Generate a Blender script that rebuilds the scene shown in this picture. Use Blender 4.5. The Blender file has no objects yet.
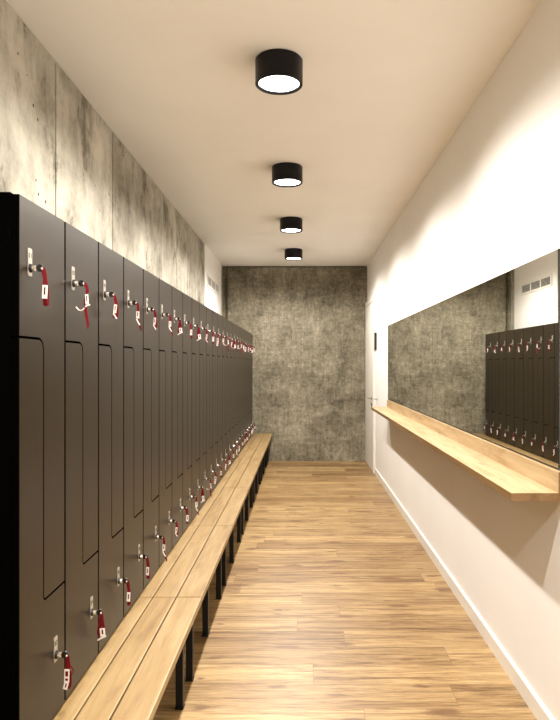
import bpy, bmesh, math, random
from mathutils import Vector, Matrix
random.seed(7)
sc = bpy.context.scene
COL = sc.collection
PI = math.pi

# ------------------------------------------------------------------ dimensions (metres; x right, y down the corridor, z up)
CAM_H = 1.388
F_PX = 630.0
XR, XL = 0.93, -1.148          # right and left wall
Y0, YE = -2.6, 9.03            # wall behind the camera, end wall
HC = 2.80                      # ceiling
XF = -0.689                    # front of the locker doors
LY0, LW, NL = 1.53, 0.30, 24   # first locker, width, number
LB, LT = 0.402, 1.803          # locker bottom and top
BH = 0.400                     # bench height

# ------------------------------------------------------------------ materials
def mat(name):
    m = bpy.data.materials.new(name); m.use_nodes = True
    nt = m.node_tree
    return m, nt, nt.nodes['Principled BSDF']
def N(nt, t, **kw):
    n = nt.nodes.new(t)
    for k, v in kw.items(): setattr(n, k, v)
    return n
def L(nt, a, b): nt.links.new(a, b)
def plain(name, col, rough=0.5, metal=0.0, spec=0.5):
    m, nt, b = mat(name)
    b.inputs['Base Color'].default_value = (*col, 1)
    b.inputs['Roughness'].default_value = rough
    b.inputs['Metallic'].default_value = metal
    b.inputs['Specular IOR Level'].default_value = spec
    return m
def ramp(nt, stops, interp='LINEAR'):
    r = N(nt, 'ShaderNodeValToRGB'); cr = r.color_ramp; cr.interpolation = interp
    while len(cr.elements) < len(stops): cr.elements.new(0.5)
    for e, (p, c) in zip(cr.elements, stops):
        e.position = p; e.color = (*c, 1) if len(c) == 3 else c
    return r
def mapping(nt, scale=(1, 1, 1), loc=(0, 0, 0), src='Object'):
    tc = N(nt, 'ShaderNodeTexCoord'); mp = N(nt, 'ShaderNodeMapping')
    mp.inputs['Scale'].default_value = scale; mp.inputs['Location'].default_value = loc
    L(nt, tc.outputs[src], mp.inputs['Vector'])
    return mp
def noise(nt, vec, scale, detail=4, rough=0.55, dist=0.0):
    n = N(nt, 'ShaderNodeTexNoise')
    n.inputs['Scale'].default_value = scale; n.inputs['Detail'].default_value = detail
    n.inputs['Roughness'].default_value = rough; n.inputs['Distortion'].default_value = dist
    L(nt, vec, n.inputs['Vector']); return n
def math_(nt, op, a, b=None, clamp=False):
    n = N(nt, 'ShaderNodeMath', operation=op); n.use_clamp = clamp
    for i, v in enumerate((a, b)):
        if v is None: continue
        if isinstance(v, (int, float)): n.inputs[i].default_value = v
        else: L(nt, v, n.inputs[i])
    return n.outputs[0]
def mix(nt, fac, a, b, mode='MIX'):
    n = N(nt, 'ShaderNodeMix', data_type='RGBA', blend_type=mode)
    for s, v in ((n.inputs[0], fac), (n.inputs[6], a), (n.inputs[7], b)):
        if isinstance(v, (int, float)): s.default_value = v
        elif isinstance(v, tuple): s.default_value = (*v, 1)
        else: L(nt, v, s)
    return n.outputs[2]
def bump(nt, b, h, strength=0.2, dist=0.002):
    n = N(nt, 'ShaderNodeBump'); n.inputs['Strength'].default_value = strength
    n.inputs['Distance'].default_value = dist
    L(nt, h, n.inputs['Height']); L(nt, n.outputs[0], b.inputs['Normal'])

def paint(name, col, rough=0.85):
    m, nt, b = mat(name)
    mp = mapping(nt); n = noise(nt, mp.outputs[0], 2.2, 3)
    r = ramp(nt, [(0.3, tuple(c * 0.97 for c in col)), (0.7, col)])
    L(nt, n.outputs[0], r.inputs[0]); L(nt, r.outputs[0], b.inputs['Base Color'])
    b.inputs['Roughness'].default_value = rough
    n2 = noise(nt, mp.outputs[0], 260, 2); bump(nt, b, n2.outputs[0], 0.08, 0.001)
    return m

def concrete_left():
    m, nt, b = mat('concrete_smooth')
    mp = mapping(nt)
    geo = N(nt, 'ShaderNodeNewGeometry')
    big = noise(nt, mp.outputs[0], 1.9, 8, 0.68, 0.15)
    mp2 = mapping(nt, (1, 1.5, 0.9)); mid = noise(nt, mp2.outputs[0], 2.7, 10, 0.74, 0.15)
    r1 = ramp(nt, [(0.32, (0.20, 0.185, 0.145)), (0.45, (0.40, 0.38, 0.325)), (0.62, (0.60, 0.575, 0.51))])
    L(nt, big.outputs[0], r1.inputs[0])
    r2 = ramp(nt, [(0.38, (0.26, 0.245, 0.21)), (0.45, (0.76, 0.755, 0.73)), (0.55, (0.98, 0.98, 0.98)), (0.7, (1.12, 1.12, 1.10))])
    L(nt, mid.outputs[0], r2.inputs[0])
    c = mix(nt, 0.85, r1.outputs[0], r2.outputs[0], 'MULTIPLY')
    pr = ramp(nt, [(0.0, (0.78, 0.76, 0.72)), (1.0, (1.08, 1.07, 1.05))])
    L(nt, geo.outputs['Random Per Island'], pr.inputs[0])
    c = mix(nt, 1.0, c, pr.outputs[0], 'MULTIPLY')
    # pores
    v = N(nt, 'ShaderNodeTexVoronoi', feature='F1'); v.inputs['Scale'].default_value = 24; L(nt, mp.outputs[0], v.inputs['Vector'])
    pm = noise(nt, mp.outputs[0], 4.5, 2)
    thr = math_(nt, 'MULTIPLY', math_(nt, 'SUBTRACT', pm.outputs[0], 0.49, True), 1.0)
    hole = math_(nt, 'LESS_THAN', v.outputs['Distance'], thr)
    c = mix(nt, hole, c, (0.03, 0.025, 0.02))
    L(nt, c, b.inputs['Base Color']); b.inputs['Roughness'].default_value = 0.8
    h = math_(nt, 'SUBTRACT', mid.outputs[0], hole); bump(nt, b, h, 0.25, 0.003)
    return m

def concrete_end():
    m, nt, b = mat('concrete_washed')
    mp = mapping(nt)
    big = noise(nt, mp.outputs[0], 1.3, 6, 0.6, 0.5)
    mpv = mapping(nt, (4, 4, 1.3)); vert = noise(nt, mpv.outputs[0], 2.2, 9, 0.8, 0.9)
    mph = mapping(nt, (1.2, 1.2, 3.2)); hor = noise(nt, mph.outputs[0], 2.0, 9, 0.78, 1.1)
    fine = noise(nt, mp.outputs[0], 22, 10, 0.85, 0.3)
    s = math_(nt, 'ADD', math_(nt, 'MULTIPLY', big.outputs[0], 0.26), math_(nt, 'MULTIPLY', vert.outputs[0], 0.22))
    s = math_(nt, 'ADD', s, math_(nt, 'MULTIPLY', hor.outputs[0], 0.18))
    s = math_(nt, 'ADD', s, math_(nt, 'MULTIPLY', fine.outputs[0], 0.34))
    sc1 = noise(nt, mapping(nt, (30, 30, 1.6)).outputs[0], 2.0, 7, 0.7); sc2 = noise(nt, mapping(nt, (1.8, 1.8, 30)).outputs[0], 2.0, 7, 0.7)
    sm = math_(nt, 'MULTIPLY', math_(nt, 'SUBTRACT', math_(nt, 'ADD', sc1.outputs[0], math_(nt, 'MULTIPLY', sc2.outputs[0], 0.7)), 0.85), 0.09)
    s = math_(nt, 'ADD', s, sm)
    r = ramp(nt, [(0.405, (0.045, 0.038, 0.023)), (0.465, (0.125, 0.109, 0.073)), (0.52, (0.22, 0.196, 0.14)), (0.60, (0.42, 0.38, 0.285))])
    L(nt, s, r.inputs[0])
    # form-work joints: one level joint at 1.6 m, one upright joint near the middle
    sep = N(nt, 'ShaderNodeSeparateXYZ'); L(nt, mp.outputs[0], sep.inputs[0])
    wob = math_(nt, 'MULTIPLY', math_(nt, 'SUBTRACT', fine.outputs[0], 0.5), 0.03)
    j1 = math_(nt, 'LESS_THAN', math_(nt, 'ABSOLUTE', math_(nt, 'SUBTRACT', math_(nt, 'ADD', sep.outputs[2], wob), 1.60)), 0.006)
    j2 = math_(nt, 'LESS_THAN', math_(nt, 'ABSOLUTE', math_(nt, 'ADD', sep.outputs[0], 0.02)), 0.003)
    jj = math_(nt, 'MAXIMUM', math_(nt, 'MULTIPLY', j1, 0.22), math_(nt, 'MULTIPLY', j2, 0.4))
    c = mix(nt, jj, r.outputs[0], (0.05, 0.045, 0.03))
    L(nt, c, b.inputs['Base Color']); b.inputs['Roughness'].default_value = 0.75
    bump(nt, b, s, 0.4, 0.006)
    return m

def floor_mat():
    m, nt, b = mat('oak_plank_floor')
    mp = mapping(nt)
    sep = N(nt, 'ShaderNodeSeparateXYZ'); L(nt, mp.outputs[0], sep.inputs[0])
    rowf = math_(nt, 'DIVIDE', sep.outputs[1], 0.182); row = math_(nt, 'FLOOR', rowf)
    wn = N(nt, 'ShaderNodeTexWhiteNoise', noise_dimensions='1D'); L(nt, row, wn.inputs['W'])
    colf = math_(nt, 'ADD', math_(nt, 'DIVIDE', sep.outputs[0], 1.22), wn.outputs['Value']); coli = math_(nt, 'FLOOR', colf)
    cb = N(nt, 'ShaderNodeCombineXYZ'); L(nt, row, cb.inputs[0]); L(nt, coli, cb.inputs[1])
    wn2 = N(nt, 'ShaderNodeTexWhiteNoise', noise_dimensions='2D'); L(nt, cb.outputs[0], wn2.inputs['Vector'])
    rnd = wn2.outputs['Value']
    fy = math_(nt, 'FRACT', rowf); fx = math_(nt, 'FRACT', colf)
    gy = math_(nt, 'LESS_THAN', fy, 0.010); gx = math_(nt, 'LESS_THAN', fx, 0.0022)
    gap = math_(nt, 'MAXIMUM', gy, gx)
    off = math_(nt, 'MULTIPLY', rnd, 37.0)
    def gr(sx, sy, scale, d, ro, di):
        cmb = N(nt, 'ShaderNodeCombineXYZ')
        L(nt, math_(nt, 'ADD', math_(nt, 'MULTIPLY', sep.outputs[0], sx), off), cmb.inputs[0])
        L(nt, math_(nt, 'MULTIPLY', sep.outputs[1], sy), cmb.inputs[1]); L(nt, off, cmb.inputs[2])
        return noise(nt, cmb.outputs[0], scale, d, ro, di)
    g1 = gr(1.1, 16, 1.6, 9, 0.74, 0.7)
    g2 = gr(3.0, 60, 2.2, 5, 0.75, 0.5)
    r1 = ramp(nt, [(0.30, (0.075, 0.037, 0.013)), (0.39, (0.21, 0.122, 0.052)), (0.46, (0.32, 0.203, 0.087)), (0.53, (0.41, 0.278, 0.130)), (0.64, (0.50, 0.355, 0.182))])
    L(nt, g1.outputs[0], r1.inputs[0])
    r2 = ramp(nt, [(0.34, (0.42, 0.35, 0.27)), (0.45, (0.86, 0.83, 0.79)), (0.65, (1.2, 1.2, 1.2))])
    L(nt, g2.outputs[0], r2.inputs[0])
    c = mix(nt, 0.8, r1.outputs[0], r2.outputs[0], 'MULTIPLY')
    rb = ramp(nt, [(0.0, (0.66, 0.59, 0.52)), (0.45, (0.92, 0.89, 0.85)), (1.0, (1.14, 1.14, 1.12))])
    L(nt, rnd, rb.inputs[0])
    c = mix(nt, 1.0, c, rb.outputs[0], 'MULTIPLY')
    # knots: dark small lens-shaped spots
    mk = mapping(nt, (3.2, 9.0, 1)); v = N(nt, 'ShaderNodeTexVoronoi', feature='F1', voronoi_dimensions='2D'); v.inputs['Scale'].default_value = 1.0
    wv = noise(nt, mk.outputs[0], 4, 3)
    vm = N(nt, 'ShaderNodeVectorMath', operation='MULTIPLY_ADD'); L(nt, wv.outputs['Color'], vm.inputs[0]); vm.inputs[1].default_value = (0.35, 0.35, 0); L(nt, mk.outputs[0], vm.inputs[2])
    L(nt, vm.outputs[0], v.inputs['Vector'])
    vs3 = N(nt, 'ShaderNodeSeparateColor'); L(nt, v.outputs['Color'], vs3.inputs[0])
    rad = math_(nt, 'MULTIPLY', math_(nt, 'SUBTRACT', vs3.outputs[0], 0.62, True), 0.8)
    kk = math_(nt, 'SUBTRACT', 1.0, math_(nt, 'DIVIDE', v.outputs['Distance'], math_(nt, 'ADD', rad, 0.001)), True)
    kr = ramp(nt, [(0.0, (0, 0, 0)), (0.35, (0.6, 0.6, 0.6)), (0.6, (1, 1, 1))]); L(nt, kk, kr.inputs[0])
    c = mix(nt, math_(nt, 'MULTIPLY', kr.outputs[0], 0.9), c, (0.17, 0.085, 0.035))
    g3 = gr(0.55, 34, 1.5, 4, 0.6, 0.6)
    r3 = ramp(nt, [(0.31, (1, 1, 1)), (0.37, (0, 0, 0))]); L(nt, g3.outputs[0], r3.inputs[0])
    c = mix(nt, math_(nt, 'MULTIPLY', r3.outputs[0], 0.7), c, (0.15, 0.08, 0.03))
    c = mix(nt, math_(nt, 'MULTIPLY', gap, 0.6), c, (0.16, 0.09, 0.04))
    L(nt, c, b.inputs['Base Color'])
    b.inputs['Roughness'].default_value = 0.42
    hh = math_(nt, 'SUBTRACT', g2.outputs[0], gap); bump(nt, b, hh, 0.15, 0.0015)
    return m

def wood(name, dark, mid, light, axis='y', knots=0.5, rough=0.45):
    m, nt, b = mat(name)
    inf = N(nt, 'ShaderNodeObjectInfo')
    mp = mapping(nt)
    add = N(nt, 'ShaderNodeVectorMath', operation='ADD')
    sc3 = N(nt, 'ShaderNodeVectorMath', operation='SCALE'); sc3.inputs['Scale'].default_value = 29.0
    cmb = N(nt, 'ShaderNodeCombineXYZ')
    for i in range(3): L(nt, inf.outputs['Random'], cmb.inputs[i])
    L(nt, cmb.outputs[0], sc3.inputs[0]); L(nt, mp.outputs[0], add.inputs[0]); L(nt, sc3.outputs[0], add.inputs[1])
    def st(s):
        k = N(nt, 'ShaderNodeMapping'); k.inputs['Scale'].default_value = s; L(nt, add.outputs[0], k.inputs[0]); return k.outputs[0]
    g1 = noise(nt, st((9, 1.0, 9)), 2.2, 7, 0.65, 0.35)
    g2 = noise(nt, st((70, 2.0, 70)), 2.0, 4, 0.6, 0.2)
    r1 = ramp(nt, [(0.3, dark), (0.47, mid), (0.68, light)]); L(nt, g1.outputs[0], r1.inputs[0])
    r2 = ramp(nt, [(0.3, (0.78, 0.74, 0.68)), (0.55, (1, 1, 1))]); L(nt, g2.outputs[0], r2.inputs[0])
    c = mix(nt, 0.7, r1.outputs[0], r2.outputs[0], 'MULTIPLY')
    # butt-joined laths: subtle tone change along the board
    v = N(nt, 'ShaderNodeTexVoronoi', feature='F1'); v.inputs['Scale'].default_value = 1.0; L(nt, st((10, 3.2, 10)), v.inputs['Vector'])
    kr = ramp(nt, [(0.06, (1, 1, 1)), (0.15, (0, 0, 0))]); L(nt, v.outputs['Distance'], kr.inputs[0])
    c = mix(nt, math_(nt, 'MULTIPLY', kr.outputs[0], knots), c, tuple(x * 0.45 for x in dark))
    L(nt, c, b.inputs['Base Color']); b.inputs['Roughness'].default_value = rough
    bump(nt, b, g2.outputs[0], 0.08, 0.001)
    return m

M = {}
M['white'] = paint('white_wall_paint', (0.90, 0.875, 0.85))
M['ceil'] = paint('white_ceiling_paint', (0.93, 0.91, 0.87))
M['door'] = paint('door_paint', (0.80, 0.77, 0.71), 0.5)
M['base'] = paint('baseboard_paint', (0.85, 0.82, 0.77), 0.4)
M['conc'] = concrete_left()
M['conc2'] = concrete_end()
M['floor'] = floor_mat()
M['bench'] = wood('beech_bench', (0.24, 0.142, 0.055), (0.355, 0.235, 0.102), (0.43, 0.305, 0.15), knots=0.25, rough=0.4)
M['shelf'] = wood('pine_shelf', (0.34, 0.215, 0.10), (0.47, 0.33, 0.175), (0.56, 0.42, 0.245), knots=0.5, rough=0.5)
M['ply'] = wood('plywood_edge', (0.14, 0.075, 0.026), (0.215, 0.122, 0.046), (0.27, 0.16, 0.065), knots=0.1)
m, nt, b = mat('locker_laminate')
mp = mapping(nt, (30, 1.2, 1.2)); n = noise(nt, mapping(nt, (60, 60, 1.5)).outputs[0], 3, 4)
r = ramp(nt, [(0.3, (0.0125, 0.007, 0.0024)), (0.7, (0.016, 0.0095, 0.0032))]); L(nt, n.outputs[0], r.inputs[0])
L(nt, r.outputs[0], b.inputs['Base Color']); b.inputs['Roughness'].default_value = 0.34; b.inputs['Specular IOR Level'].default_value = 0.30
M['laminate'] = m
M['black'] = plain('black_carcass', (0.0012, 0.0011, 0.001), 0.9, spec=0.0)
M['steel_black'] = plain('black_powder_coat', (0.008, 0.008, 0.008), 0.45, spec=0.3)
M['chrome'] = plain('chrome', (0.82, 0.80, 0.77), 0.16, 1.0)
M['plate'] = plain('brushed_aluminium', (0.47, 0.44, 0.385), 0.4, 0.5)
M['ink'] = plain('dark_print', (0.02, 0.02, 0.02), 0.6)
M['keyhead'] = plain('black_plastic', (0.012, 0.010, 0.010), 0.35)
M['red'] = plain('red_webbing', (0.13, 0.0015, 0.0055), 0.75, spec=0.2)
M['tag'] = plain('white_plastic', (0.85, 0.76, 0.72), 0.4)
M['mirror'] = plain('mirror_glass', (0.82, 0.83, 0.78), 0.0, 1.0)
M['dark_edge'] = plain('mirror_edge', (0.008, 0.01, 0.008), 0.5)
M['lampblack'] = plain('lamp_housing', (0.003, 0.0024, 0.004), 0.35, 0.0, 0.25)
M['handle'] = plain('satin_steel', (0.42, 0.40, 0.36), 0.3, 1.0)
M['grille'] = plain('vent_metal', (0.55, 0.53, 0.48), 0.4, 0.6)
M['sign'] = plain('dark_sign_face', (0.06, 0.055, 0.05), 0.35)
m, nt, b = mat('lamp_lens'); b.inputs['Base Color'].default_value = (1, 1, 1, 1)
b.inputs['Emission Color'].default_value = (1.0, 0.97, 0.92, 1); b.inputs['Emission Strength'].default_value = 14.0
M['lens'] = m

# ------------------------------------------------------------------ mesh helpers
def build(name, bm, mats, parent=None, smooth=False, loc=None):
    me = bpy.data.meshes.new(name); bm.normal_update(); bm.to_mesh(me); bm.free()
    if not isinstance(mats, (list, tuple)): mats = [mats]
    for mm in mats: me.materials.append(mm)
    if smooth:
        for p in me.polygons: p.use_smooth = True
    o = bpy.data.objects.new(name, me); COL.objects.link(o)
    if parent: o.parent = parent
    if loc is not None: o.location = loc
    return o
def box(bm, x0, x1, y0, y1, z0, z1, mi=0, bev=0.0):
    vs = [bm.verts.new((x, y, z)) for x in (x0, x1) for y in (y0, y1) for z in (z0, z1)]
    fs = [(0, 1, 3, 2), (4, 6, 7, 5), (0, 4, 5, 1), (2, 3, 7, 6), (0, 2, 6, 4), (1, 5, 7, 3)]
    F = [bm.faces.new([vs[i] for i in f]) for f in fs]
    for f in F: f.material_index = mi
    if bev:
        es = list({e for f in F for e in f.edges})
        r = bmesh.ops.bevel(bm, geom=es, offset=bev, segments=2, affect='EDGES', profile=0.6)
        for f in r['faces']: f.material_index = mi
    return F
def B(*a, **k):
    bm = bmesh.new(); box(bm, *a, **k); return bm
def cyl(bm, p, axis, r0, r1, h, n=24, mi=0):
    axis = Vector(axis).normalized(); rot = axis.to_track_quat('Z', 'Y').to_matrix().to_4x4()
    mt = Matrix.Translation(Vector(p)) @ rot @ Matrix.Translation((0, 0, h / 2))
    r = bmesh.ops.create_cone(bm, cap_ends=True, segments=n, radius1=r0, radius2=r1, depth=h, matrix=mt)
    for v in r['verts']:
        for f in v.link_faces: f.material_index = mi
def sph(bm, p, r, mi=0, s=(1, 1, 1)):
    mt = Matrix.Translation(Vector(p)) @ Matrix.Diagonal((s[0], s[1], s[2], 1))
    q = bmesh.ops.create_uvsphere(bm, u_segments=12, v_segments=8, radius=r, matrix=mt)
    for v in q['verts']:
        for f in v.link_faces: f.material_index = mi; f.smooth = True
def lathe(prof, n=48):
    bm = bmesh.new(); rings = []
    for r, z in prof:
        if r < 1e-6: rings.append([bm.verts.new((0, 0, z))])
        else: rings.append([bm.verts.new((r * math.cos(2 * PI * i / n), r * math.sin(2 * PI * i / n), z)) for i in range(n)])
    for a, b_ in zip(rings, rings[1:]):
        for i in range(n):
            j = (i + 1) % n
            if len(a) == 1: bm.faces.new((a[0], b_[j], b_[i]))
            elif len(b_) == 1: bm.faces.new((a[i], a[j], b_[0]))
            else: bm.faces.new((a[i], a[j], b_[j], b_[i]))
    bmesh.ops.recalc_face_normals(bm, faces=bm.faces)
    return bm
def prism(bm, poly, x0, x1, mi=0, bev=0.0, side=None):
    """poly in (y, z), extruded from x0 to x1"""
    a = [bm.verts.new((x0, y, z)) for y, z in poly]; c = [bm.verts.new((x1, y, z)) for y, z in poly]
    n = len(poly)
    fs = [bm.faces.new(a), bm.faces.new(list(reversed(c)))]
    front = fs[1]
    for i in range(n):
        fs.append(bm.faces.new((a[i], c[i], c[(i + 1) % n], a[(i + 1) % n])))
    for f in fs: f.material_index = mi if (side is None or f is front) else side
    if bev:
        bmesh.ops.bevel(bm, geom=list(front.edges), offset=bev, segments=2, affect='EDGES')
    bmesh.ops.recalc_face_normals(bm, faces=bm.faces)
def ribbon(bm, pts, width, th=0.0016, wdir=(1, 0, 0), mi=0, sub=5):
    """flat webbing swept through smoothed points; width may be a list"""
    P = [Vector(p) for p in pts]; n = len(P)
    W = width if isinstance(width, (list, tuple)) else [width] * n
    out = []
    for i in range(n - 1):
        p0, p1, p2, p3 = P[max(i - 1, 0)], P[i], P[i + 1], P[min(i + 2, n - 1)]
        for k in range(sub):
            t = k / sub
            q = 0.5 * ((2 * p1) + (p2 - p0) * t + (2 * p0 - 5 * p1 + 4 * p2 - p3) * t * t + (3 * p1 - p0 - 3 * p2 + p3) * t ** 3)
            out.append((q, W[i] * (1 - t) + W[i + 1] * t))
    out.append((P[-1], W[-1]))
    rings = []
    for i, (q, w) in enumerate(out):
        t = (out[min(i + 1, len(out) - 1)][0] - out[max(i - 1, 0)][0]).normalized()
        wd = Vector(wdir).normalized(); wd = wd - t * wd.dot(t)
        if wd.length < 0.25: wd = Vector((0.3, 0.3, 1)); wd = wd - t * wd.dot(t)
        wd.normalize(); nn = t.cross(wd).normalized()
        rings.append([bm.verts.new(q + wd * sx * w / 2 + nn * sy * th / 2) for sx, sy in ((-1, -1), (1, -1), (1, 1), (-1, 1))])
    fs = []
    for a, c in zip(rings, rings[1:]):
        for i in range(4): fs.append(bm.faces.new((a[i], a[(i + 1) % 4], c[(i + 1) % 4], c[i])))
    fs.append(bm.faces.new(rings[0][::-1])); fs.append(bm.faces.new(rings[-1]))
    for f in fs: f.material_index = mi
def obox(bm, c, size, rot=(0, 0, 0), mi=0):
    """oriented box"""
    from mathutils import Euler
    mt = Matrix.Translation(Vector(c)) @ Euler(rot).to_matrix().to_4x4() @ Matrix.Diagonal((size[0], size[1], size[2], 1))
    q = bmesh.ops.create_cube(bm, size=1.0, matrix=mt)
    for v in q['verts']:
        for f in v.link_faces: f.material_index = mi
def empty(name, loc):
    o = bpy.data.objects.new(name, None); COL.objects.link(o); o.location = loc; o.empty_display_size = 0.05
    return o
def tag(o, label, cat, group=None):
    o['label'] = label; o['category'] = cat
    if group: o['group'] = group
    return o
def struct(name, bm, m):
    o = build(name, bm, m); o['kind'] = 'structure'; return o
def copy_tree(o, parent=None):
    c = o.copy(); COL.objects.link(c); c.parent = parent
    for ch in [q for q in src_children[o.name]]: copy_tree(ch, c)
    return c
src_children = {}
def remember(o):
    src_children[o.name] = list(o.children)
    for ch in o.children: remember(ch)

# ------------------------------------------------------------------ the room
fl = struct('floor', B(XL - 0.2, XR + 0.2, Y0 - 0.2, YE + 0.3, -0.10, 0.0), M['floor'])
ce = struct('ceiling', B(XL - 0.2, XR + 0.2, Y0 - 0.2, YE + 0.3, HC, HC + 0.12), M['ceil'])
struct('wall_right', B(XR, XR + 0.15, Y0 - 0.15, YE + 0.2, 0.0, HC), M['white'])
struct('wall_back', B(XL - 0.1, XR, Y0 - 0.15, Y0, 0.0, HC), M['white'])
# left wall: cast concrete panels with open joints over a dark backing
bm = bmesh.new()
joints = [Y0, -1.4, -0.35, 0.70, 1.95, 2.936, 3.815, 5.146, 5.74, 6.30, 6.78, 7.39]
for a, c in zip(joints, joints[1:]):
    box(bm, XL - 0.06, XL, a + 0.007, c - 0.007, 0.0, HC - 0.001, bev=0.003)
box(bm, XL - 0.06, XL, 8.89, YE + 0.10, 0.0, HC - 0.001)
struct('wall_left', bm, M['conc'])
bm = B(XL - 0.15, XL - 0.055, Y0, YE + 0.1, 0.0, HC)
struct('wall_left_core', bm, M['conc'])
struct('wall_left_plaster', B(XL - 0.055, XL + 0.004, 7.392, 8.888, 0.0, HC), M['white'])
# end wall: a washed concrete slab, an upright recess at its left and a shadow gap under the ceiling
bm = bmesh.new()
box(bm, XL + 0.078, XR + 0.10, YE, YE + 0.12, 0.0, HC - 0.022)
box(bm, XL - 0.05, XR + 0.10, YE + 0.05, YE + 0.2, 0.0, HC)
box(bm, XL, XL + 0.034, YE + 0.02, YE + 0.06, 0.0, HC - 0.022)
struct('wall_end', bm, M['conc2'])
# baseboard, right wall
bm = bmesh.new()
prism(bm, [(0, 0), (1, 0), (1, 0.078), (0, 0.078)], XR - 0.014, XR, bev=0.0)
for v in bm.verts: v.co.y = Y0 + (7.98 - Y0) * v.co.y
bmesh.ops.bevel(bm, geom=[e for e in bm.edges if all(abs(v.co.z - 0.078) < 1e-5 and v.co.x < XR - 0.01 for v in e.verts)], offset=0.004, segments=2, affect='EDGES')
struct('baseboard_right', bm, M['base'])

# door in the right wall, at the far end
DX = XR - 0.028
bm = bmesh.new()
box(bm, DX, XR, 8.00, 8.065, 0.0, 2.265, bev=0.003)
box(bm, DX, XR, 8.065, 9.02, 2.20, 2.265, bev=0.003)
dr = struct('door_1', bm, M['door'])
o = build('door_leaf', B(DX + 0.002, XR - 0.002, 8.072, 9.022, 0.006, 2.193, bev=0.002), M['door'], dr)
bm = bmesh.new()
cyl(bm, (DX, 8.16, 0.95), (-1, 0, 0), 0.024, 0.024, 0.008)
cyl(bm, (DX - 0.006, 8.16, 0.95), (-1, 0, 0), 0.009, 0.009, 0.042)
cyl(bm, (DX - 0.044, 8.155, 0.95), (0, 1, 0), 0.009, 0.008, 0.125)
h = build('door_handle', bm, M['handle'], dr, True)
bm = bmesh.new(); cyl(bm, (DX, 8.16, 0.865), (-1, 0, 0), 0.024, 0.022, 0.008); obox(bm, (DX - 0.009, 8.16, 0.863), (0.004, 0.006, 0.018))
build('keyhole_plate', bm, M['sign'], dr)

# small coat hook on the wall by the door
hk = empty('wall_hook', (XR, 7.80, 0.955))
bm = bmesh.new(); cyl(bm, (0, 0, 0), (-1, 0, 0), 0.016, 0.015, 0.005)
build('back_plate', bm, M['handle'], hk)
bm = bmesh.new(); cyl(bm, (-0.004, 0, 0), (-1, 0, 0), 0.006, 0.006, 0.03); sph(bm, (-0.036, 0, 0.004), 0.010)
build('knob', bm, M['handle'], hk)
tag(hk, 'small satin steel knob hook on the white wall beside the door', 'wall hook')
# dark sign beside the door
sg = empty('wall_sign', (XR, 7.965, 1.68))
build('panel', B(-0.018, -0.0005, -0.095, 0.095, -0.098, 0.098, bev=0.002), M['sign'], sg)
bm = bmesh.new()
for (a, c, e, f) in ((-0.10, -0.094, -0.102, 0.102), (0.094, 0.10, -0.102, 0.102)): box(bm, -0.021, 0, a, c, e, f)
for (e, f) in ((-0.104, -0.098), (0.098, 0.104)): box(bm, -0.021, 0, -0.10, 0.10, e, f)
build('frame', bm, M['steel_black'], sg)
tag(sg, 'small square dark sign with thin light frame on the wall beside the door', 'sign')

# ventilation grille high on the left plaster wall
vt = empty('vent_grille', (XL + 0.004, 8.065, 2.40))
bm = bmesh.new(); T = 0.010
box(bm, 0, T, -0.53, 0.53, 0.048, 0.075); box(bm, 0, T, -0.53, 0.53, -0.075, -0.048)
for c in (-0.508, -0.170, 0.170, 0.508): box(bm, 0, T, c - 0.022, c + 0.022, -0.048, 0.048)
build('frame', bm, M['base'], vt)
bm = bmesh.new(); box(bm, 0.0, 0.0015, -0.50, 0.50, -0.05, 0.05)
build('backing', bm, M['ink'], vt)
for c in (-0.339, 0.0, 0.339):
    bm = bmesh.new()
    for k in range(7):
        yy = c - 0.126 + k * 0.042
        obox(bm, (0.0055, yy, 0), (0.003, 0.010, 0.115), (math.radians(30), 0, 0))
    for v in bm.verts:
        v.co.y = min(max(v.co.y, c - 0.148), c + 0.148); v.co.z = min(max(v.co.z, -0.048), 0.048)
    build('louvre', bm, M['base'], vt)
tag(vt, 'white three-part ventilation grille high on the white wall above the lockers', 'vent')

# ------------------------------------------------------------------ ceiling lamps
LX = -0.108
ordl = {2.91: 'nearest in view', 4.505: 'second in view', 6.12: 'third in view', 7.75: 'farthest'}
R = 0.11; HL = 0.118
hb = lathe([(0.0, 0.0), (R - 0.006, 0.0), (R - 0.006, -0.004), (R, -0.006), (R, -HL + 0.003), (R - 0.003, -HL), (R - 0.013, -HL), (R - 0.016, -HL + 0.003), (R - 0.018, -HL + 0.014), (0.0, -HL + 0.014)])
lb = lathe([(0.0, -HL + 0.0065), (R - 0.035, -HL + 0.0075), (R - 0.0185, -HL + 0.010), (R - 0.0185, -HL + 0.0138), (0.0, -HL + 0.0138)])
lamp = empty('ceiling_lamp', (LX, 2.922, HC))
build('housing', hb, M['lampblack'], lamp, True)
mo = lamp.children[0].modifiers.new('es', 'EDGE_SPLIT'); mo.split_angle = math.radians(35)
build('lens', lb, M['lens'], lamp, True)
ld = bpy.data.lights.new('lamp_light', 'SPOT'); ld.shadow_soft_size = 0.032; ld.energy = 95.0
ld.color = (1.0, 0.94, 0.855); ld.spot_size = math.radians(168); ld.spot_blend = 0.48
lo = bpy.data.objects.new('lamp_light', ld); COL.objects.link(lo); lo.parent = lamp; lo.location = (0, 0, -HL - 0.006)
remember(lamp)
G = 'round black downlights along the ceiling'
tag(lamp, 'black round surface-mounted ceiling lamp, nearest and largest of the row', 'ceiling lamp', G)
for yy, lab in ((4.505, 'second of the row, between the largest and the third'), (6.12, 'third of the row, next before the one by the concrete wall'), (7.75, 'last and smallest, closest to the concrete end wall'),
                (1.31, 'out of the frame, overhead before the first locker'), (-0.29, 'out of the frame, overhead behind the viewer')):
    c = copy_tree(lamp); c.location = (LX, yy, HC)
    c['label'] = 'black round ceiling lamp, ' + lab

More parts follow.
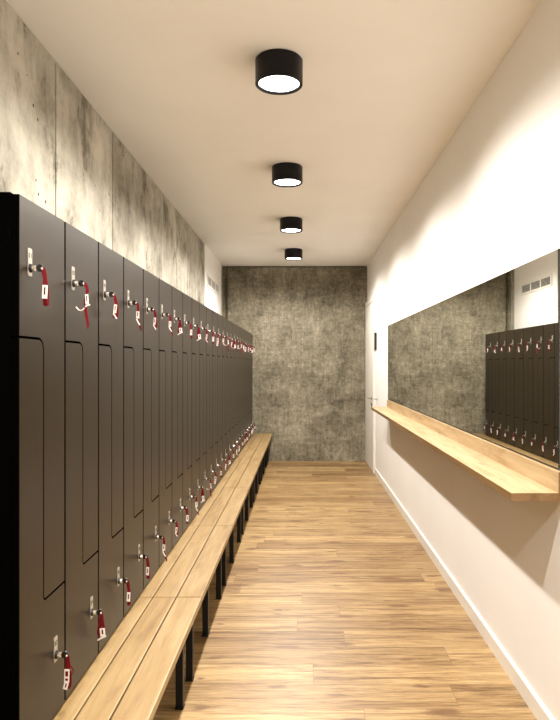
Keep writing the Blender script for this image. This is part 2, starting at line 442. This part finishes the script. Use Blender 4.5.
# ------------------------------------------------------------------ lockers
S1, S0, YM, RA, RB, g, GE = 1.455, 0.758, 0.148, 0.028, 0.013, 0.0032, 0.0048
def seam(off):
    """the Z seam offset by off (positive = towards the upper door), from near edge to far edge"""
    p = [(GE, S1 + off)]
    for k in range(9):
        a = PI / 2 - k * PI / 16
        p.append((YM - RA + (RA + off) * math.cos(a), S1 - RA + (RA + off) * math.sin(a)))
    for k in range(7):
        a = PI + k * PI / 12
        p.append((YM + RB + (RB - off) * math.cos(a), S0 + RB + (RB - off) * math.sin(a)))
    p.append((LW - GE, S0 + off))
    return p
def digits(bm, txt, size, y0, z0, x):
    """small dark numerals on the plate, in the y-z plane facing +x, built from bars"""
    seg = {'0': 'abcdef', '1': 'bc', '2': 'abged', '3': 'abgcd', '4': 'fgbc', '5': 'afgcd', '6': 'afgedc', '7': 'abc', '8': 'abcdefg', '9': 'abcdfg'}
    w, h, t = size * 0.55, size, size * 0.17
    tot = len(txt) * w + (len(txt) - 1) * size * 0.25; y = y0 - tot / 2
    for ch in txt:
        q = {'a': (0, w, h - t, h), 'd': (0, w, 0, t), 'g': (0, w, h / 2 - t / 2, h / 2 + t / 2), 'f': (0, t, h / 2, h), 'e': (0, t, 0, h / 2), 'b': (w - t, w, h / 2, h), 'c': (w - t, w, 0, h / 2)}
        for s in seg[ch]:
            a, c, e, f = q[s]; box(bm, x, x + 0.0003, y + a, y + c, z0 + e, z0 + f, mi=1)
        y += w + size * 0.25
def plate_mesh(num):
    bm = bmesh.new()
    # local: x out, y along the corridor, z up; origin = lock centre
    prism(bm, [(-0.0115 + 0.003, -0.020), (0.0115 - 0.003, -0.020), (0.0115, -0.017), (0.0115, 0.047), (0.009, 0.050), (-0.009, 0.050), (-0.0115, 0.047), (-0.0115, -0.017)], 0.0, 0.0016)
    digits(bm, num, 0.012, 0, 0.026, 0.0016)
    me = bpy.data.meshes.new('number_plate'); bm.to_mesh(me); bm.free(); me.materials.append(M['plate']); me.materials.append(M['ink'])
    return me
U_LOCK = (0.062, 1.631); D_LOCK = (0.228, 0.578)
lk = empty('locker', (XF, LY0, 0))
build('body', B(-0.448, -0.021, 0.0008, LW - 0.0008, LB, LT + 0.004), M['black'], lk)
def make_door(poly, lock, num):
    bm = bmesh.new(); prism(bm, poly, -0.020, 0.0, bev=0.0010, side=1)
    d = build('door', bm, [M['laminate'], M['black']], lk)
    p = bpy.data.objects.new('number_plate', plate_mesh(num)); COL.objects.link(p); p.parent = d; p.location = (0, lock[0], lock[1])
    bm = bmesh.new()
    cyl(bm, (0.0016, 0, 0), (1, 0, 0), 0.0118, 0.0108, 0.007, 20, 1)
    cyl(bm, (0.0070, 0, 0), (1, 0, 0), 0.0082, 0.0070, 0.007, 20, 0)
    build('lock', bm, [M['chrome'], M['keyhead']], d, False, (0, lock[0], lock[1]))
    return d
up = seam(g); lo_ = seam(-g)
make_door(up + [(LW - GE, LT), (GE, LT)], U_LOCK, '01')
make_door([(GE, LB + 0.008), (LW - GE, LB + 0.008)] + lo_[::-1], D_LOCK, '02')
remember(lk)
ORD = 'first second third fourth fifth sixth seventh eighth ninth tenth eleventh twelfth'.split()
def which(i):
    return ('%s from the near end' % ORD[i]) if i < 12 else ('%s from the concrete end wall' % ORD[NL - 1 - i])
def whichx(i):
    if i == 0: return 'the one at the near end'
    if i == NL - 1: return 'the one nearest the concrete end wall'
    return which(i)
for i in range(NL):
    o = lk if i == 0 else copy_tree(lk)
    o.location = (XF, LY0 + LW * i, 0)
    tag(o, 'grey-brown locker with two interlocking L-shaped doors, %s' % whichx(i), 'locker', 'two-door lockers in a row')
    if i:
        doors = [d for d in o.children if d.name.startswith('door')]
        doors.sort(key=lambda d: max(v.co.z for v in d.data.vertices))
        for d, num in zip(doors, ('%02d' % (2 * i + 2), '%02d' % (2 * i + 1))):
            for p in d.children:
                if p.name.startswith('number_plate'): p.data = plate_mesh(num)

# ------------------------------------------------------------------ keys with red straps
def key_parts(root):
    bm = bmesh.new()
    obox(bm, (0.017, 0, 0), (0.010, 0.002, 0.007), mi=0)
    cyl(bm, (0.0275, 0.003, 0.0), (0, -1, 0), 0.0095, 0.0095, 0.006, 20, 1)
    sph(bm, (0.0335, -0.003, -0.002), 0.0042, 0)
    build('key', bm, [M['chrome'], M['keyhead']], root)
def tagpiece(bm, c, rot, w=0.015, h=0.030, holes=False):
    obox(bm, c, (w, 0.0022, h), rot, 0)
    from mathutils import Euler
    mt = Euler(rot).to_matrix()
    if holes:
        for dz, hh in ((0.006, 0.014), (-0.010, 0.006)):
            obox(bm, Vector(c) + mt @ Vector((0, -0.0013, dz)), (w * 0.55, 0.0008, hh), rot, 2)
    else:
        obox(bm, Vector(c) + mt @ Vector((0, -0.0013, 0.002)), (w * 0.30, 0.0008, h * 0.55), rot, 1)
WD = (1, 0.15, 0)
def variant(k):
    r = empty('locker_key', (0, 0, 0)); key_parts(r)
    s = bmesh.new(); t = bmesh.new()
    if k == 0:
        ribbon(s, [(.030, 0, .001), (.037, 0, -.004), (.0405, 0, -.020), (.0415, 0, -.05), (.0410, 0.001, -.086), (.041, .006, -.094), (.041, .011, -.088), (.040, .012, -.05), (.034, .007, -.006)], 0.0112, wdir=WD)
        tagpiece(t, (.0415, -.0022, -.060), (0, 0.05, 0), 0.0138, 0.034)
    elif k == 1:
        ribbon(s, [(.030, 0, .002), (.040, 0, -.004), (.046, 0, -.018), (.044, 0, -.036), (.039, 0, -.054), (.040, 0, -.074), (.043, 0, -.098), (.048, 0, -.122), (.047, 0, -.136)], [.009, .010, .010, .010, .009, .010, .010, .008, .002], wdir=WD)
        tagpiece(t, (.0455, -.0025, -.048), (0, -.06, 0), 0.010, 0.030)
        ribbon(t, [(.040, -.002, -.070), (.047, -.002, -.066), (.056, -.002, -.064)], .004, wdir=(0, 0, 1))
        ribbon(t, [(.037, -.002, -.074), (.029, 0, -.080), (.018, .004, -.080), (.006, .006, -.070)], .0035, wdir=(0, 0, 1))
    elif k == 2:
        ribbon(s, [(.030, 0, .001), (.037, 0, -.004), (.042, 0, -.022), (.046, 0, -.046), (.046, .001, -.068), (.041, .003, -.080), (.034, .006, -.076), (.033, .010, -.062), (.037, .012, -.05)], [.008, .009, .012, .013, .012, .010, .010, .009, .008], wdir=WD)
        tagpiece(t, (.041, -.003, -.050), (0, .12, 0), 0.011, 0.030)
        ribbon(t, [(.034, -.003, -.066), (.040, -.004, -.074), (.047, -.003, -.085)], .004, wdir=(0, 1, 0), th=.004)
    elif k == 3:
        ribbon(s, [(.030, 0, .001), (.038, 0, -.003), (.043, 0, -.016), (.043, 0, -.036), (.042, 0, -.056), (.045, 0, -.074), (.052, 0, -.094), (.059, 0, -.112)], [.009, .010, .011, .011, .010, .009, .008, .004], wdir=WD)
        tagpiece(t, (.0425, -.0024, -.048), (0, .02, 0), 0.013, 0.028)
        ribbon(t, [(.038, -.003, -.064), (.044, -.004, -.076), (.052, -.003, -.088)], .005, wdir=WD, th=.003)
    elif k == 4:
        ribbon(s, [(.032, 0, .000), (.033, 0, -.012), (.029, 0, -.040), (.024, .002, -.066), (.026, .006, -.080), (.034, .006, -.078)], [.008, .010, .012, .012, .010, .010], wdir=WD)
        ribbon(s, [(.034, -.001, .000), (.036, -.001, -.014), (.039, -.001, -.036), (.043, 0, -.060), (.040, .003, -.076)], .011, wdir=WD)
        tagpiece(t, (.040, -.0042, -.064), (0, -.1, 0), 0.018, 0.026)
        ribbon(t, [(.022, -.004, -.090), (.034, -.005, -.083), (.052, -.004, -.076)], .005, wdir=(0, 0, 1))
    else:
        ribbon(s, [(.033, 0, .000), (.036, 0, -.012), (.037, 0, -.034), (.035, 0, -.060), (.034, .001, -.084), (.036, .005, -.096), (.040, .008, -.084), (.041, .008, -.05)], [.009, .012, .014, .013, .012, .010, .009, .007], wdir=WD)
        ribbon(s, [(.038, .001, -.024), (.047, .002, -.036), (.052, .003, -.046), (.049, .003, -.056), (.042, .002, -.056)], .004, wdir=(0, 1, 0))
        tagpiece(t, (.0345, -.0024, -.058), (0, .03, 0), 0.015, 0.036, True)
        tagpiece(t, (.0315, -.0026, -.086), (0, .28, 0), 0.013, 0.020)
    build('strap', s, M['red'], r)
    build('tag', t, [M['tag'], M['ink'], M['red']], r)
    remember(r)
    return r
V = [variant(k) for k in range(6)]; used = set()
DESC = ['hanging straight', 'with a loose tail', 'curled at the end', 'with a slanting tail', 'doubled into a wedge', 'with a side loop']
seq_u = [0, 1, 2, 3, 2, 3, 4, 0, 4, 2, 0, 5, 3, 1, 2, 4, 0, 1, 3, 5, 2, 0, 4, 3]
seq_d = [5, 4, 0, 0, 3, 2, 0, 3, 4, 1, 5, 0, 2, 4, 0, 3, 5, 0, 2, 4, 0, 3, 5, 0]
for i in range(NL):
    for low, seq, (dy, z) in ((0, seq_u, U_LOCK), (1, seq_d, D_LOCK)):
        k = seq[i]
        if k in used: o = copy_tree(V[k])
        else: o = V[k]; used.add(k)
        o.location = (XF + 0.0015, LY0 + LW * i + dy, z)
        s = 1.0 if i < 4 else random.uniform(0.92, 1.12)
        o.scale = (0.91, 1, s)
        o.rotation_euler = (0, 0, 0 if i < 3 else random.uniform(-.25, .25))
        tag(o, 'red-strap key %s, %s lock, locker %s' % (DESC[k], 'lower' if low else 'upper', which(i)), 'key',
            'keys in the lower locks' if low else 'keys in the upper locks')

# ------------------------------------------------------------------ benches
PER = 1.188; BY0 = 1.487
def make_bench(length, legs):
    r = empty('bench', (0, 0, 0))
    for a, c in ((-0.746, -0.6370), (-0.6320, -0.5380), (-0.5330, -0.428)):
        o = build('plank', B(a - XF, c - XF, 0.003, length - 0.003, BH - 0.030, BH, bev=0.003), M['bench'], r)
    bm = bmesh.new()
    for x in (-0.51, -1.12):
        box(bm, x - XF, x + 0.03 - XF, 0.03, length - 0.03, BH - 0.060, BH - 0.030)
    for y in legs: box(bm, -1.09 - XF, -0.51 - XF, y + 0.001, y + 0.029, BH - 0.060, BH - 0.030)
    for y in legs: box(bm, -1.115 - XF, -0.76 - XF, y + 0.001, y + 0.029, BH - 0.030, BH + 0.0015)
    build('frame', bm, M['steel_black'], r)
    for y in legs:
        for x in (-0.51, -1.12):
            bm = bmesh.new(); box(bm, x - XF, x + 0.03 - XF, y, y + 0.03, 0.004, BH - 0.060, bev=0.002); box(bm, x - XF - 0.002, x + 0.032 - XF, y - 0.002, y + 0.032, 0.0, 0.006)
            build('leg', bm, M['steel_black'], r)
    remember(r)
    return r
bn = make_bench(PER, (0.083, 0.535, 1.045))
last = make_bench(YE - 0.004 - (BY0 + 6 * PER), (0.083, 0.30))
GB = 'slatted benches joined end to end along the lockers'
blab = ['nearest of the row', 'second from the near end', 'third from the near end', 'fourth from the near end',
        'fifth from the near end', 'sixth, just before the short end piece']
for i in range(6):
    o = bn if i == 0 else copy_tree(bn)
    o.location = (XF, BY0 + PER * i, 0)
    tag(o, 'slatted wooden bench on black legs, ' + blab[i], 'bench', GB)
last.location = (XF, BY0 + PER * 6, 0)
tag(last, 'short three-slat wood bench piece touching the concrete end wall', 'bench', GB)

# ------------------------------------------------------------------ mirror and shelf
SY0, SY1 = 2.24, 6.81
sh = empty('wall_shelf', (XR, SY0, 0.93))
bm = B(-0.187, -0.0005, 0, SY1 - SY0, -0.028, 0.0)
bm.normal_update()
for f in bm.faces: f.material_index = 0 if f.normal.z > 0.5 else 1
build('board', bm, [M['shelf'], M['ply']], sh)
bm = B(-0.019, -0.0005, 0.0, SY1 - SY0 - 0.02, 0.0, 0.074)
bm.normal_update()
for f in bm.faces: f.material_index = 1 if abs(f.normal.y) > 0.5 else 0
build('upstand', bm, [M['shelf'], M['ply']], sh)
tag(sh, 'long pale wooden wall shelf with upstand mounted below the mirror', 'shelf')
mr = empty('wall_mirror', (XR, 2.272, 1.006))
build('frame', B(-0.004, -0.0005, 0.0, 6.81 - 2.272, 0.0, 0.80), M['dark_edge'], mr)
GLB = B(-0.0062, -0.0042, 0.0015, 6.81 - 2.272 - 0.0015, 0.006, 0.7985)
GLB.normal_update()
for f in GLB.faces: f.material_index = 1 if f.normal.x < -0.5 else 0
build('glass', GLB, [M['dark_edge'], M['mirror']], mr)
tag(mr, 'long frameless mirror on the white wall above the wooden shelf', 'mirror')

# ------------------------------------------------------------------ world, camera, view
w = bpy.data.worlds.new('World'); sc.world = w; w.use_nodes = True
w.node_tree.nodes['Background'].inputs[0].default_value = (0.9, 0.8, 0.65, 1)
w.node_tree.nodes['Background'].inputs[1].default_value = 0.02
cd = bpy.data.cameras.new('camera'); cam = bpy.data.objects.new('camera', cd); COL.objects.link(cam)
cam.location = (0, 0, CAM_H); cam.rotation_euler = (PI / 2, 0, 0)
cd.sensor_width = 36; cd.sensor_fit = 'AUTO'; cd.lens = F_PX / 720 * 36
cd.shift_x = -22.3 / 720; cd.shift_y = 4.3 / 720; cd.clip_start = 0.02
sc.camera = cam
vs = sc.view_settings; vs.view_transform = 'Standard'; vs.look = 'None'; vs.gamma = 1; vs.use_curve_mapping = False
vs.exposure = 0.78
sc.cycles.max_bounces = 14; sc.cycles.diffuse_bounces = 10; sc.cycles.glossy_bounces = 6
